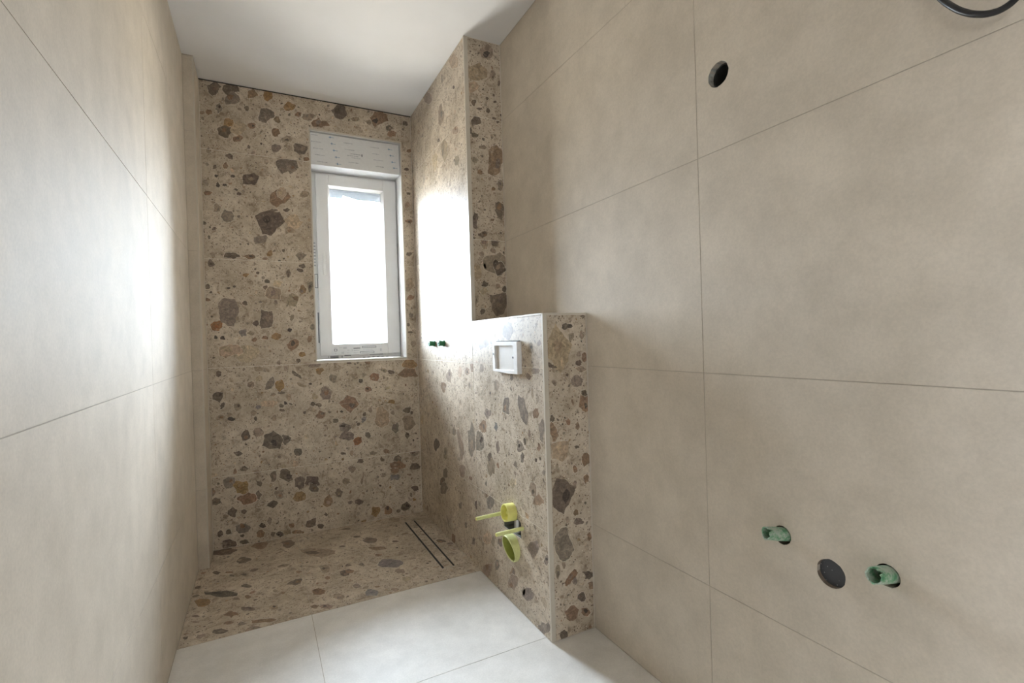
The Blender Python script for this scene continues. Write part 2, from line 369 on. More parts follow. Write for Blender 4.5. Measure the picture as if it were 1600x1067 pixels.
CHIPS['s'] = '''2536,914,-48,3,-3,36,t;2631,848,-45,3,-3,34,r;1841,828,-37,4,-3,43,g;1692,827,-32,7,20,49,g;1588,826,-25,3,-1,19,r;2241,616,-55,9,-6,78,g;2095,703,-39,6,-2,31,r;2036,772,-34,4,-2,25,g;2136,628,-51,9,-3,46,g;2393,566,-38,9,22,67,t;2792,495,-57,10,-3,33,d;1727,677,-31,6,-1,22,g;1640,962,-21,1,-1,14,g;1583,984,-32,1,-1,16,t;1573,700,-16,3,-1,18,r;1709,635,-15,3,-1,24,g;2013,536,-37,8,-4,58,t;2486,620,-28,4,-2,29,t;1936,636,-17,3,-2,24,g;1551,768,-22,3,-3,47,g;2635,469,-31,6,-4,41,t;1644,743,-13,2,-1,16,t;1768,598,-16,3,-1,15,g;2378,432,-43,10,-3,32,t;2645,358,-41,10,-2,28,d;2702,297,-43,11,-3,28,d;1800,512,-28,7,-2,25,b;2089,977,-25,1,-1,20,t;1930,910,-27,2,-2,26,t;1611,900,-11,1,-1,21,t;2270,952,-29,1,-2,24,t;2030,576,-29,6,-1,17,d;1949,724,-18,3,-1,21,s;1543,613,-12,3,-1,11,g;2052,1098,-54,0,-3,38,g;1803,1141,-47,-1,-2,30,g;1614,1072,-23,0,-1,23,t;1549,1090,-16,0,-1,13,t;2679,260,-61,16,-3,37,d;2196,309,-28,8,-2,23,d;2037,365,-39,11,-2,28,g;2422,241,-23,7,-2,21,g;2085,188,-51,18,-2,31,b;1643,298,-47,17,-2,37,g;1539,294,-20,8,-1,19,g;1836,84,-56,24,-2,37,t;1693,102,-46,20,-2,27,g;2087,35,-51,21,-3,38,t;1577,25,-53,27,-2,30,g;2188,39,-39,15,-3,37,t;1630,531,-37,10,-2,27,t;1940,218,-23,8,-1,20,g;2250,116,-25,9,-2,20,g;2015,198,-21,7,-2,22,t;1980,106,-23,9,-2,25,g;1590,500,-42,12,-1,21,r;1732,97,-19,8,-1,19,t;2547,20,-35,12,-3,35,r;2351,161,-18,6,-1,16,g;2079,394,-25,7,-2,22,t;1826,127,-29,12,-2,27,r;2325,2526,-67,-34,-3,33,B;2535,2335,-44,-18,-5,54,t;2335,2181,-54,-21,-2,24,t;2508,2138,-54,-19,-5,58,t;2674,2133,-53,-18,-4,46,b;2593,2221,-23,-8,-1,11,d;2764,2534,-77,-34,-3,31,t;2337,2396,-15,-7,-1,10,d;2319,2018,-34,-12,-2,27,t'''
CHIPS['p'] = '''1296,2423,63,14,2,51,B;1264,2339,28,6,1,27,b;1269,2176,33,6,1,24,d;1374,1992,46,6,2,69,r;1263,2104,18,3,0,13,d;1287,1927,16,2,0,12,r;1293,2237,13,2,0,7,d;1265,2262,13,3,1,17,d;1242,2124,9,1,0,15,d;1341,2236,11,2,0,12,d;1370,2200,11,2,0,12,d;1403,2384,8,2,0,12,d;1392,2194,9,2,0,14,d;1336,2296,9,2,0,8,d;1374,2319,9,2,0,8,d;1370,2415,19,4,1,24,t;1315,2336,7,2,0,5,d;1380,2288,9,2,0,6,d;1306,2050,19,3,0,10,t;1394,1885,19,2,0,12,r;1343,2525,38,9,1,31,t;1389,1751,31,3,1,43,d;1254,1688,20,2,1,37,d;1394,1875,19,2,1,24,t;1295,1624,26,2,1,17,d;1301,1580,26,2,1,26,t;1358,1587,26,2,1,21,d;1358,1485,57,2,2,55,t;1376,1458,34,1,1,31,d;1256,1434,20,1,1,40,b;1370,1287,53,0,2,58,d;1295,1381,18,0,1,17,d;1345,1546,19,1,0,14,t;1278,1528,18,1,0,11,t;1359,1854,11,1,0,10,r;1346,1699,12,1,0,8,r;1399,1356,12,0,1,17,d;1366,1372,12,0,0,12,t;1279,1246,13,0,1,15,d;1248,1306,13,0,1,27,t;1290,1347,22,0,1,20,b;1298,1469,7,0,0,13,d'''
CHIPS['h'] = '''1283,1071,51,-2,3,83,B;1254,1006,23,-10,5,8,d;1325,1149,21,0,0,12,k;1342,1109,13,0,1,16,t;1389,1114,13,0,1,17,t;1400,1031,13,-1,1,18,r;1374,1009,13,-1,0,12,d;1365,939,25,-2,1,25,g;1394,860,21,-2,1,35,r;1318,794,10,-1,0,13,r;1360,772,9,-1,1,19,r;1250,812,13,-1,0,14,d;1255,763,20,-2,1,34,r;1283,688,41,-5,1,40,B;1390,647,23,-3,1,26,r;1395,895,14,-1,0,12,d;1343,613,10,-2,1,15,r;1320,969,6,0,0,7,d;1398,1184,11,0,0,7,d;1375,1044,8,0,0,9,t;1341,864,4,1,-4,13,r;1381,988,25,-1,0,11,t;1285,516,49,-9,2,65,d;1282,340,39,-8,2,56,g;1353,416,22,-4,0,13,d;1340,452,11,-2,0,12,r;1310,213,10,-9,28,25,r;1390,206,24,-6,1,17,d;1354,132,18,-5,1,18,d;1309,84,29,-8,1,27,r;1371,70,22,-6,1,21,r;1271,14,17,-5,1,17,d;1254,254,12,-3,1,30,t;1303,432,7,-1,0,11,t;1280,269,8,-2,0,13,t;1399,349,11,-2,1,18,r;1400,163,15,-4,1,15,r;1334,487,4,-1,0,6,r;1340,555,9,-1,1,15,t;1392,572,11,-2,1,18,r;1328,200,11,-3,1,15,g;1391,9,7,-2,0,6,r'''
CHIPS['f'] = '''98,3088,56,-9,-5,53,d;276,3071,48,-8,-3,58,r;195,2916,39,-7,-3,39,d;416,3020,40,-24,2,53,d;117,2564,70,-41,-2,36,k;53,2517,30,-17,-4,43,o;230,2354,28,-17,0,21,d;167,2348,28,-16,-1,27,r;217,2590,20,-12,-1,21,d;424,2509,34,-1,-1,40,d;163,2278,19,-2,-2,15,r;212,2242,15,-8,0,16,g;283,2222,44,-15,-1,18,r;252,2175,28,-7,-1,21,t;134,2227,28,-16,-1,19,d;19,2599,16,0,-3,15,d;83,2816,17,-10,-2,22,d;19,2689,12,5,-4,17,d;445,2615,12,-7,1,18,r;377,2729,24,-2,-1,19,t;36,2405,16,-9,-1,10,d;41,2353,18,-10,-1,9,t;328,2312,18,-11,0,19,t;71,2226,16,4,-4,17,t;228,2472,15,-9,0,17,r;245,2506,13,1,-2,14,r;182,2478,13,-7,-1,13,t;19,2241,9,-5,-1,13,d;154,2742,13,-8,-1,16,d;207,2724,28,-17,-1,31,t;389,2183,12,-7,1,11,t;336,2469,11,-6,0,15,t;366,2429,9,-5,0,13,r;252,2750,19,0,-2,19,d;138,2791,19,-11,-1,13,r;558,2802,85,-51,6,59,t;826,2824,30,-18,9,45,d;845,2692,43,-26,5,24,r;864,2472,59,-18,11,58,s;664,2494,20,-12,4,27,r;643,2485,28,-17,5,34,d;561,2584,24,-14,6,50,t;669,2321,18,-11,4,23,g;714,2221,26,-15,7,34,s;1023,3081,36,-22,9,38,t;827,2607,18,-11,4,18,r;508,2354,29,-17,4,37,r;583,2262,28,-16,4,26,t;526,2205,25,-14,2,20,t;482,2231,18,-10,2,21,r;560,2478,11,-6,2,21,r;750,2268,11,-6,2,9,r;813,2200,19,-11,4,17,t;734,3075,30,-8,2,18,d;677,2820,15,-9,2,13,d;729,2537,13,-8,4,25,g;1168,2607,24,-15,7,22,d;879,2366,25,-15,6,23,t;884,2273,22,-13,6,23,b;1203,2548,14,-9,6,15,g;500,2371,17,-10,1,14,r;770,2917,18,-11,3,16,d;947,2737,15,-9,3,13,d;670,2565,16,-9,3,17,d'''
CC = {'d': (0.150, 0.112, 0.086), 'r': (0.255, 0.160, 0.100), 'o': (0.300, 0.185, 0.085), 'O': (0.270, 0.115, 0.048),
      'b': (0.46, 0.36, 0.25), 'B': (0.43, 0.325, 0.22), 'g': (0.235, 0.190, 0.155), 't': (0.310, 0.238, 0.175),
      'k': (0.085, 0.066, 0.054), 's': (0.225, 0.205, 0.195), 'l': (0.62, 0.55, 0.45)}

def blob(rng, c, e1, e2, n, rough):
    a0 = rng.uniform(0, 6.28); pts = []
    for i in range(n):
        a = a0 + (i + rng.uniform(-0.33, 0.33)) * 2 * math.pi / n
        r = rng.uniform(1 - rough, 1.08) if rng.random() > .18 else rng.uniform(.55, 1 - rough)
        pts.append((c[0] + (e1[0] * math.cos(a) + e2[0] * math.sin(a)) * r, c[1] + (e1[1] * math.cos(a) + e2[1] * math.sin(a)) * r))
    return pts

def chaikin(p):
    o = []
    for i in range(len(p)):
        a, b = p[i], p[(i + 1) % len(p)]
        o += [(a[0] * .88 + b[0] * .12, a[1] * .88 + b[1] * .12), (a[0] * .12 + b[0] * .88, a[1] * .12 + b[1] * .88)]
    return o

def ragged(rng, p, k, it=2):
    for _ in range(it):
        o = []
        for i in range(len(p)):
            a, b = p[i], p[(i + 1) % len(p)]
            d = math.hypot(b[0] - a[0], b[1] - a[1]) * rng.uniform(-k, k)
            L = math.hypot(b[0] - a[0], b[1] - a[1]) + 1e-9
            o += [a, ((a[0] + b[0]) / 2 - (b[1] - a[1]) / L * d, (a[1] + b[1]) / 2 + (b[0] - a[0]) / L * d)]
        p = o
    return p

def clip(poly, r):
    for ax, val, sg in ((0, r[0], 1), (0, r[2], -1), (1, r[1], 1), (1, r[3], -1)):
        out = []
        for i in range(len(poly)):
            a, b = poly[i], poly[(i + 1) % len(poly)]
            ia, ib = (a[ax] - val) * sg >= 0, (b[ax] - val) * sg >= 0
            if ia: out.append(a)
            if ia != ib:
                k = (val - a[ax]) / (b[ax] - a[ax])
                out.append((a[0] + (b[0] - a[0]) * k, a[1] + (b[1] - a[1]) * k))
        poly = out
        if len(poly) < 3: return []
    return poly

SEED = [11]
def terrazzo_tile(name, pl, outline, rects, key, parent, holes=(), big=0.0, dens=1.0, thick=None):
    """one tile; rects cover the outline and clip the chips"""
    SEED[0] += 1; rng = random.Random(SEED[0])
    bm = slab_bm(pl, outline, holes, 0.0, thick or T)
    bmesh.ops.recalc_face_normals(bm, faces=bm.faces)
    bm.verts.index_update()
    V = [v.co.copy() for v in bm.verts]; Fc = [[v.index for v in f.verts] for f in bm.faces]
    bm.free(); mi = [0] * len(Fc); col = [(0, 0, 0)] * len(V)
    placed = []; grid = {}
    hb = [(min(p[0] for p in h), min(p[1] for p in h), max(p[0] for p in h), max(p[1] for p in h)) for h in holes]
    inside = lambda u, v: any(r[0] <= u <= r[2] and r[1] <= v <= r[3] for r in rects)
    def busy(u, v, r):
        gx, gy = int(u / .06), int(v / .06)
        for i in range(gx - 2, gx + 3):
            for j in range(gy - 2, gy + 3):
                for (a, b, q) in grid.get((i, j), ()):
                    if (a - u) ** 2 + (b - v) ** 2 < (q + r) ** 2: return True
        return False
    def put(poly, colour, w):
        bb = (min(p[0] for p in poly), min(p[1] for p in poly), max(p[0] for p in poly), max(p[1] for p in poly))
        for h in hb:
            if bb[0] < h[2] and bb[2] > h[0] and bb[1] < h[3] and bb[3] > h[1]: return
        for r in rects:
            if bb[0] > r[2] or bb[2] < r[0] or bb[1] > r[3] or bb[3] < r[1]: continue
            q = clip(poly, r)
            if len(q) < 3: continue
            b0 = len(V)
            V.extend(pl(a, b, w) for a, b in q); col.extend([colour] * len(q))
            Fc.append(list(range(b0, b0 + len(q)))); mi.append(1)
    def shade(c, k=0.16):
        s = rng.uniform(1 - k, 1 + k); return tuple(max(0.02, x * s * rng.uniform(0.96, 1.04)) for x in c)
    def fade(c, lo, hi):      # many stones are close to the colour of the matrix
        k = rng.uniform(lo, hi); return tuple(x * (1 - k) + y * k for x, y in zip(c, MATRIX))
    def reg(u, v, r): grid.setdefault((int(u / .06), int(v / .06)), []).append((u, v, r))
    lay = 0
    for s in CHIPS.get(key, '').split(';'):
        if not s: continue
        q = s.split(','); x = [float(k) / 1000 for k in q[:6]]
        if not inside(x[0], x[1]): continue
        e1, e2 = (x[2], x[3]), (x[4], x[5])
        r = math.sqrt(abs(e1[0] * e2[1] - e1[1] * e2[0]))
        lay += 1
        poly = blob(rng, x[:2], [k * 1.18 for k in e1], [k * 1.18 for k in e2], rng.choice((6, 7, 8, 9, 10)), 0.26)
        poly = ragged(rng, poly, .13, 2 if r > .008 else 1)
        w = 0.00012 + 0.00004 * (lay % 6)
        if r > 0.012 and rng.random() < 0.45:
            k = 1 + 0.0022 / r
            put([(x[0] + (a - x[0]) * k, x[1] + (b - x[1]) * k) for a, b in poly], shade(CC['l'], .06), w - 0.00003)
        put(poly, fade(shade(CC[q[6]], .08), .0, .14), w)
        if r > 0.018 and rng.random() < 0.7:      # a second tone inside the stone
            k = rng.uniform(.35, .55); o = rng.uniform(-.4, .4), rng.uniform(-.4, .4)
            c2 = (x[0] + e1[0] * o[0] + e2[0] * o[1], x[1] + e1[1] * o[0] + e2[1] * o[1])
            put(chaikin(blob(rng, c2, [z * k for z in e1], [z * k for z in e2], 7, .35)), shade(CC[rng.choice('dgtrk')] if q[6] in 'drgt' else CC[q[6]], .2), w + 0.00003)
        reg(x[0], x[1], max(math.hypot(*e1), math.hypot(*e2)) * 0.95)
    for (n_, r0, r1, pal) in ((big * 22, .026, .055, 'ddgtrbbBg'), (70 * dens, .010, .026, 'dgttrrobbtbt'), (900 * dens, .0045, .0115, 'ddkkggttrrodd'), (4600 * dens, .0014, .0042, 'ddkkkgttrrdl')):
        for r in rects:
            A = (r[2] - r[0]) * (r[3] - r[1]); cnt = n_ * A
            cnt = int(cnt) + (rng.random() < cnt - int(cnt))
            for _ in range(cnt):
                u, v = rng.uniform(r[0], r[2]), rng.uniform(r[1], r[3])
                s = r0 + (r1 - r0) * rng.random() ** 1.9
                if busy(u, v, s * .9): continue
                a = rng.uniform(0, 3.14); k = rng.uniform(.35, 1)
                e1 = (s * math.cos(a), s * math.sin(a)); e2 = (-s * k * math.sin(a), s * k * math.cos(a))
                p_ = blob(rng, (u, v), e1, e2, rng.choice((5, 6, 7, 8, 9)), .38)
                if s > .004: p_ = ragged(rng, p_, .14, 2 if s > .009 else 1)
                if s > .014 and rng.random() < .4:
                    kk = 1 + .0022 / s
                    put([(u + (x_ - u) * kk, v + (y_ - v) * kk) for x_, y_ in p_], shade(CC['l'], .06), .00009)
                put(p_, fade(shade(CC[rng.choice(pal)], .25), 0, .5), .00012)
                if s > .004: reg(u, v, s)
    me = bpy.data.meshes.new(name)
    me.from_pydata([tuple(v) for v in V], [], Fc)
    me.polygons.foreach_set('material_index', mi)
    at = me.color_attributes.new('chip_colour', 'FLOAT_COLOR', 'POINT')
    at.data.foreach_set('color', [x for c in col for x in (*c, 1.0)])
    o = link(name, me, ['terr', 'chip'])
    adopt(o, parent) if parent.type == 'EMPTY' else setattr(o, 'parent', parent)
    return o

def trect(pl, u0, v0, u1, v1, key, parent, name='wall_tile', **kw):
    g = G / 2; r = (u0 + g, v0 + g, u1 - g, v1 - g)
    return terrazzo_tile(name, pl, rect(*r), [r], key, parent, **kw)

def btile(pl, outline, parent, holes=(), name='wall_tile', mat='beige'):
    return slab(name, pl, outline, holes, 0.0, T, mat, parent)

def brect(pl, u0, v0, u1, v1, parent, **kw):
    g = G / 2
    return btile(pl, rect(u0 + g, v0 + g, u1 - g, v1 - g), parent, **kw)

# ------------------------------------------------------------------ shell
def S(o, label): return tag(o, label, kind='structure')
O3 = 0.02
# floor
floor = S(box('floor', (-0.12, YF - 0.15, -0.12), (W + 0.12, D + 0.10, -T), 'groutb'), 'tiled floor, terrazzo in the shower and pale beige in front')
# shower floor (terrazzo): three plain pieces and the pieces around the drain
FJ, DRX0, DRX1, DRY0, DRY1 = 0.4643, 1.0672, 1.1335, 2.2855, 2.9985
terrazzo_tile('floor_tile', PF, [(0.002, YB), (FJ - G / 2, YB), (FJ - G / 2, D - .001), (SX + .002, D - .001), (SX + .002, SY - .002), (0.002, SY - .002)],
              [(0.002, YB, FJ - G / 2, SY - .002), (SX + .002, SY - .002, FJ - G / 2, D - .001)], 'f', floor)
trect(PF, FJ, YB - G / 2, DRX0, D, 'f', floor, name='floor_tile')
trect(PF, DRX1, DRY0, XS, DRY1, 'f', floor, name='floor_tile')
trect(PF, DRX0, YB - G / 2, XS, DRY0, 'f', floor, name='floor_tile')
g = G / 2
terrazzo_tile('floor_tile', PF, [(DRX0 + g, DRY1 + g), (DRX1 - .004, DRY1 + g), (XS - .004, D - .003), (DRX0 + g, D - .003)], [(DRX0 + g, DRY1 + g, DRX1 - .005, D - .003)], 'f', floor, dens=.8)
terrazzo_tile('floor_tile', PF, [(DRX1, DRY1 + g), (XS - g, DRY1 + g), (XS - g, D - .006)], [(DRX1 + .04, DRY1 + g, XS - g, DRY1 + .06)], 'f', floor, dens=.8)
# pale floor tiles
YC = 1.558
for (a, b) in ((YC, YB - G), (YC - .6, YC), (YC - 1.2, YC - .6), (YF, YC - 1.2)):
    brect(PF, 0, a, FJ, b, floor, name='floor_tile', mat='floor')
    if b > YC + .1: brect(PF, FJ, a, XS, b, floor, name='floor_tile', mat='floor')
    elif b > YC - .1: btile(PF, [(FJ + g, a + g), (W - g, a + g), (W - g, YH - g), (XS - g, YH - g), (XS - g, b - g), (FJ + g, b - g)], floor, name='floor_tile', mat='floor')
    else: brect(PF, FJ, a, W, b, floor, name='floor_tile', mat='floor')

S(box('ceiling', (-0.12, YF - 0.15, H), (W + 0.12, D + 0.10, H + 0.12), 'paint'), 'plain white plastered ceiling')

# left wall
wl = S(box('wall_left', (-0.12, YF, -T), (-T, D, H), 'groutb'), 'left wall of large satin beige tiles')
for (y0, y1) in ((YF, 0.695), (0.695, 1.895), (1.895, SY)):
    for i in range(5): brect(PL, y0, ZJ[i], y1, ZJ[i + 1] + (.005 if i == 4 else 0), wl)
# boxed corner at the end of the left wall
bc = S(box('wall_corner_boxing', (-T, SY + T, 0), (SX - T, D, H), 'groutb'), 'narrow tiled boxing in the far left corner from floor to ceiling')
PBX = Plane((0, SY, 0), (1, 0, 0), (0, 0, 1), (0, -1, 0)); PBY = Plane((SX, 0, 0), (0, 1, 0), (0, 0, 1), (1, 0, 0))
for i in range(5):
    brect(PBX, 0, ZJ[i], SX - .004, ZJ[i + 1], bc)
    brect(PBY, SY + .004, ZJ[i], D, ZJ[i + 1], bc)
box('edge_trim', (SX - .006, SY - .001, 0), (SX + .001, SY + .006, H - .004), 'trim', bc)

# back wall with the window opening
oh = rect(WX0, WZ0, WX1, WZ1)
wb = S(slab('wall_back', PB, rect(-0.12, -0.12, W + 0.12, H + 0.12), [oh], -T, 0.33, 'grout'), 'back wall of the shower in brown terrazzo tiles around the window')
x0, x1 = SX + .002, XS - .002
def back(o, r, **kw): terrazzo_tile('wall_tile', PB, o, r, 'b', wb, **kw)
for i in range(2):
    r = (x0, ZJ[i] + g, x1, ZJ[i + 1] - g); back(rect(*r), [r])
for i in (2, 3):
    r = (x0, ZJ[i] + g, WX0 - .001, ZJ[i + 1] - g); back(rect(*r), [r])
    r = (WX1 + .001, ZJ[i] + g, x1, ZJ[i + 1] - g); back(rect(*r), [r], big=.6)
zt = WZ1 + .001
back([(x0, ZJ[4] + g), (WX0 - .001, ZJ[4] + g), (WX0 - .001, zt), (WX1 + .001, zt), (WX1 + .001, ZJ[4] + g), (x1, ZJ[4] + g), (x1, ZJ[5]), (x0, ZJ[5])],
     [(x0, ZJ[4] + g, WX0 - .001, zt), (WX1 + .001, ZJ[4] + g, x1, zt), (x0, zt, x1, ZJ[5])], big=.3)
box('ceiling_gap_shade', (SX, D - .0015, H - .0055), (XS, D + .03, H - .0005), 'dark', wb)  # dark strip drawn for the shade in the gap under the ceiling

# full-height shower wall on the right and its pillar end
ws = S(box('wall_shower', (XS + T, YP + T, -T), (W + .10, D, H), 'grout'), 'full-height terrazzo wall on the right of the shower')
for i in range(5): trect(PS, YP + .002, ZJ[i], D - .002, ZJ[i + 1] + (.004 if i == 4 else 0), 's', ws, big=.5)
for i in range(1, 5):
    z0_ = max(ZJ[i], ZH)
    if ZJ[i + 1] > ZH: trect(PP, XS + .019, z0_, W - .001, ZJ[i + 1] + .004 * (i == 4), 'p', ws)
box('edge_trim', (XS - .0012, YP - .0012, ZH), (XS + .0185, YP + .008, H - .001), 'trim', ws)

# half-height wall with the recess for the toilet pipes
NY0, NY1, NZ0, NZ1 = 1.738, 1.896, 0.302, 0.3775
DRP = (1.806, 0.2440)
niche = [(NY0, NZ0), (NY1, NZ0), (NY1, NZ1), (NY0 + .03, NZ1), (NY0, NZ1 - .012)]
wh = S(slab('wall_half', PS, rect(YH + T, -T, YP + T, ZH - T), [niche, circle(*DRP, .0550, n=36)], -T, W - XS - T, 'grout'), 'half-height terrazzo wall below the pillar for the toilet')
for i in range(3):
    trect(PS, YH + .007, ZJ[i], YP, min(ZJ[i + 1], ZH - .002), 's', wh, holes=[niche, circle(*DRP, .0550, n=36)] if i == 0 else (), big=.45)
box('niche_back', (XS + .10, NY0 - .02, NZ0 - .02), (XS + .11, NY1 + .02, NZ1 + .02), 'niche', wh)
boxes('niche_lining', [((XS + .0015, NY0 + .0005, NZ0 + .0005), (XS + .10, NY1 - .0005, NZ0 + .002)), ((XS + .0015, NY1 - .002, NZ0 + .002), (XS + .10, NY1 - .0005, NZ1 - .0005)), ((XS + .0015, NY0 + .0005, NZ0 + .002), (XS + .10, NY0 + .002, NZ1 - .013))], 'niche', wh)
trect(PH, XS + .017, 0, W - .004, ZH - .007, 'h', wh)
box('edge_trim', (XS - .0012, YH - .0012, 0), (XS + .0165, YH + .007, ZH), 'trim', wh)
box('edge_trim', (XS + .0166, YH - .0012, ZH - .0072), (W - .0005, YH + .007, ZH), 'trim', wh)
box('edge_trim', (W - .0042, YH - .0012, 0), (W - .0003, YH + .004, ZH - .0074), 'trim', wh)
PT = Plane((0, 0, ZH), (1, 0, 0), (0, 1, 0), (0, 0, 1))
btile(PT, rect(XS - .0005, YH + .0085, W - .001, YP - .001), wh, name='top_tile', mat='beige')
box('edge_trim', (XS - .0022, YH + .0072, ZH - .006), (XS - .0006, YP - .002, ZH + .0002), 'trim', wh)

# right wall: tiles with the holes for pipes, cable outlet
rngj = random.Random(5)
HOLE_TOP = (0.893, 1.797, 0.0325)
HOLE_A = (0.7450, 0.6160, 0.0222); HOLE_C = (0.5210, 0.6105, 0.0230); HOLE_B = (0.6325, 0.5690, 0.0310)
hs = [circle(*h, n=30, jag=.025, rng=rngj) for h in (HOLE_TOP, HOLE_A, HOLE_B, HOLE_C)]
wr = S(slab('wall_right', PR, rect(YF, -T, D, H), hs, -T, .11, 'groutb'), 'right wall of large beige tiles with pipe holes')
box('backing', (W + .1126, YF, 0), (W + .13, D, H), 'dark', wr)
RS = 0.9685
for (y0, y1) in ((YF, RS - 1.2), (RS - 1.2, RS)):
    for i in range(5):
        hh = []
        if y1 == RS and i == 3: hh = [hs[0]]
        if y1 == RS and i == 1: hh = hs[1:]
        z1_ = ZJ[i + 1] + (.003 if i == 4 else 0)
        btile(PR, rect(y0 + g, ZJ[i] + g, y1 - g, z1_ - g), wr, holes=hh)
brect(PR, RS, 0, YH, ZJ[1], wr); brect(PR, RS, ZJ[1], YH, ZJ[2], wr)
btile(PR, [(RS + g, ZJ[2] + g), (YH - g, ZJ[2] + g), (YH - g, ZH + g), (YP - g, ZH + g), (YP - g, ZJ[3] - g), (RS + g, ZJ[3] - g)], wr)
brect(PR, RS, ZJ[3], YP, ZJ[4], wr); brect(PR, RS, ZJ[4], YP, ZJ[5] + .003, wr)

# wall with the door behind the camera, and the added hallway that lights the room through it
wf = S(slab('wall_front', Plane((0, YF, 0), (1, 0, 0), (0, 0, 1), (0, 1, 0)), [(-.12, -T), (DX0, -T), (DX0, DZ), (DX1, DZ), (DX1, -T), (W + .12, -T), (W + .12, H), (-.12, H)], (), 0, .12, 'plaster'), 'plastered wall with the open doorway behind the viewer')
S(box('added_hallway_floor', (HX0, HY, -.1), (HX1, YF - .12, 0), 'floor'), 'pale floor of the added hallway beyond the doorway')
S(box('added_hallway_ceiling', (HX0, HY, H), (HX1, YF - .12, H + .1), 'paint'), 'white ceiling of the added hallway beyond the doorway')
S(slab('wall_added_hallway_left', Plane((HX0, 0, 0), (0, 1, 0), (0, 0, 1), (1, 0, 0)), rect(HY, -.1, YF - .12, H + .1), [rect(HW[0], HW[2], HW[1], HW[3])], 0, .1, 'plaster'), 'left plaster wall of the added hallway with an opening for fill light')
S(box('wall_added_hallway_right', (HX1, HY, -.1), (HX1 + .1, YF - .12, H + .1), 'plaster'), 'right plaster wall of the added hallway')
S(box('wall_added_hallway_end', (HX0 - .1, HY - .1, -.1), (HX1 + .1, HY, H + .1), 'plaster'), 'end wall of the added hallway facing the doorway')
S(boxes('wall_added_hallway_returns', [((HX0 - .1, YF - .12, -.1), (-.121, YF - .02, H + .1)), ((W + .121, YF - .12, -.1), (HX1 + .1, YF - .02, H + .1))], 'plaster'), 'plaster returns of the added hallway beside the bathroom')

# ------------------------------------------------------------------ window
win = S(empty('window_1', ((WX0 + WX1) / 2, D, WZ0)), 'narrow white window with a shutter box panel above it')
def ring(name, x0, x1, z0, z1, t, y0, y1, mat, parent, tt=None, tb=None, tr=None):
    tt = tt or t; tb = tb or t; tr = tr or t
    return boxes(name, [((x0, y0, z0), (x0 + t, y1, z1)), ((x1 - tr, y0, z0), (x1, y1, z1)), ((x0 + t, y0, z1 - tt), (x1 - tr, y1, z1)), ((x0 + t, y0, z0), (x1 - tr, y1, z0 + tb))], mat, parent)
# reveal lining, edge profile round the opening
ZP = 2.192
box('reveal_lining', (WX1 - .003, D + .004, WZ0 + .003), (WX1 - .0002, D + .16, WZ1 - .003), 'plaster', win)
box('reveal_lining', (WX0 + .0002, D + .004, WZ0 + .003), (WX0 + .003, D + .16, WZ1 - .003), 'plaster', win)
box('sill_lining', (WX0 + .0002, D + .004, WZ0 + .0002), (WX1 - .0002, D + .16, WZ0 + .003), 'plaster', win)
box('head_lining', (WX0 + .0002, D + .004, WZ1 - .003), (WX1 - .0002, D + .16, WZ1 - .0002), 'plaster', win)
ring('edge_trim', WX0 - .005, WX1 + .005, WZ0 - .007, WZ1 + .006, .007, D - .004, D + .004, 'trim', win)
# shutter box with its printed film
sb = box('shutter_box', (WX0 + .006, D + .016, ZP), (WX1 - .008, D + .30, WZ1 - .010), 'film', win)
bm = bmesh.new(); yf = D + .0157
for (x, z) in ((.7224, 2.369), (.731, 2.3309), (.7423, 2.2916), (.7537, 2.2521), (.7609, 2.212), (1.0784, 2.3475), (1.088, 2.3089), (1.0976, 2.2685), (1.1079, 2.2313)):
    for k in range(4):
        a = k * math.pi / 4; L_ = (.0125, .006, .0105, .006)[k]
        c, s = math.cos(a), math.sin(a); w = .0018
        vv = [bm.verts.new((x + c * p * L_ - s * q * w, yf, z + s * p * L_ + c * q * w)) for p, q in ((-1, 0), (0, -1), (1, 0), (0, 1))]
        bm.faces.new(vv)
    add_box(bm, (x + .006, yf - .0001, z - .0016), (x + .022, yf + .0001, z + .0005))
from_bm('blue_star_print', bm, 'inkblue', sb)
bm = bmesh.new(); rp = random.Random(3)
for (xa, xb, z) in ((.6136, .65, 2.3697), (.6138, .6705, 2.3296), (.6234, .6802, 2.2905), (.633, .6901, 2.2522), (.6426, .7026, 2.2125),
                    (.7988, .8529, 2.3483), (.8061, .8633, 2.3088), (.8191, .8875, 2.2735), (.8266, .8862, 2.2322), (.9621, 1.016, 2.3457), (.9698, 1.0148, 2.3059), (.9806, 1.0409, 2.268), (.9914, 1.0427, 2.2286), (.84, .905, 2.286), (.846, .90, 2.262)):
    x = xa
    while x < xb:
        w = rp.uniform(.0016, .0045); h = rp.uniform(.0012, .0030)
        add_box(bm, (x, yf - .0001, z - h), (min(x + w, xb), yf + .0001, z + h * .8)); x += w + rp.uniform(.0006, .0018)
from_bm('grey_line_print', bm, 'inklight', sb)
box('plug_hole', (.9055, D + .0155, 2.276), (.9115, D + .0165, 2.291), 'ink', sb)
# fixed frame and sash
FY = D + .148
fr = ring('frame', WX0 + .0035, WX1 - .0035, WZ0 + .0035, ZP - .0005, .050, FY, FY + .07, 'pvc', win)
SX0, SX1, SZ0, SZ1 = .6425, 1.1415, 1.0385, 2.1795
GX0, GX1, GZ0, GZ1 = .7155, 1.0590, 1.1090, 2.1090
sash = ring('sash', SX0, SX1, SZ0, SZ1, GX0 - SX0, D + .130, FY + .055, 'pvc', win, tt=SZ1 - GZ1, tb=GZ0 - SZ0, tr=SX1 - GX1)
bv = sash.modifiers.new('soft_edges', 'BEVEL'); bv.width = .003; bv.segments = 2; bv.limit_method = 'ANGLE'
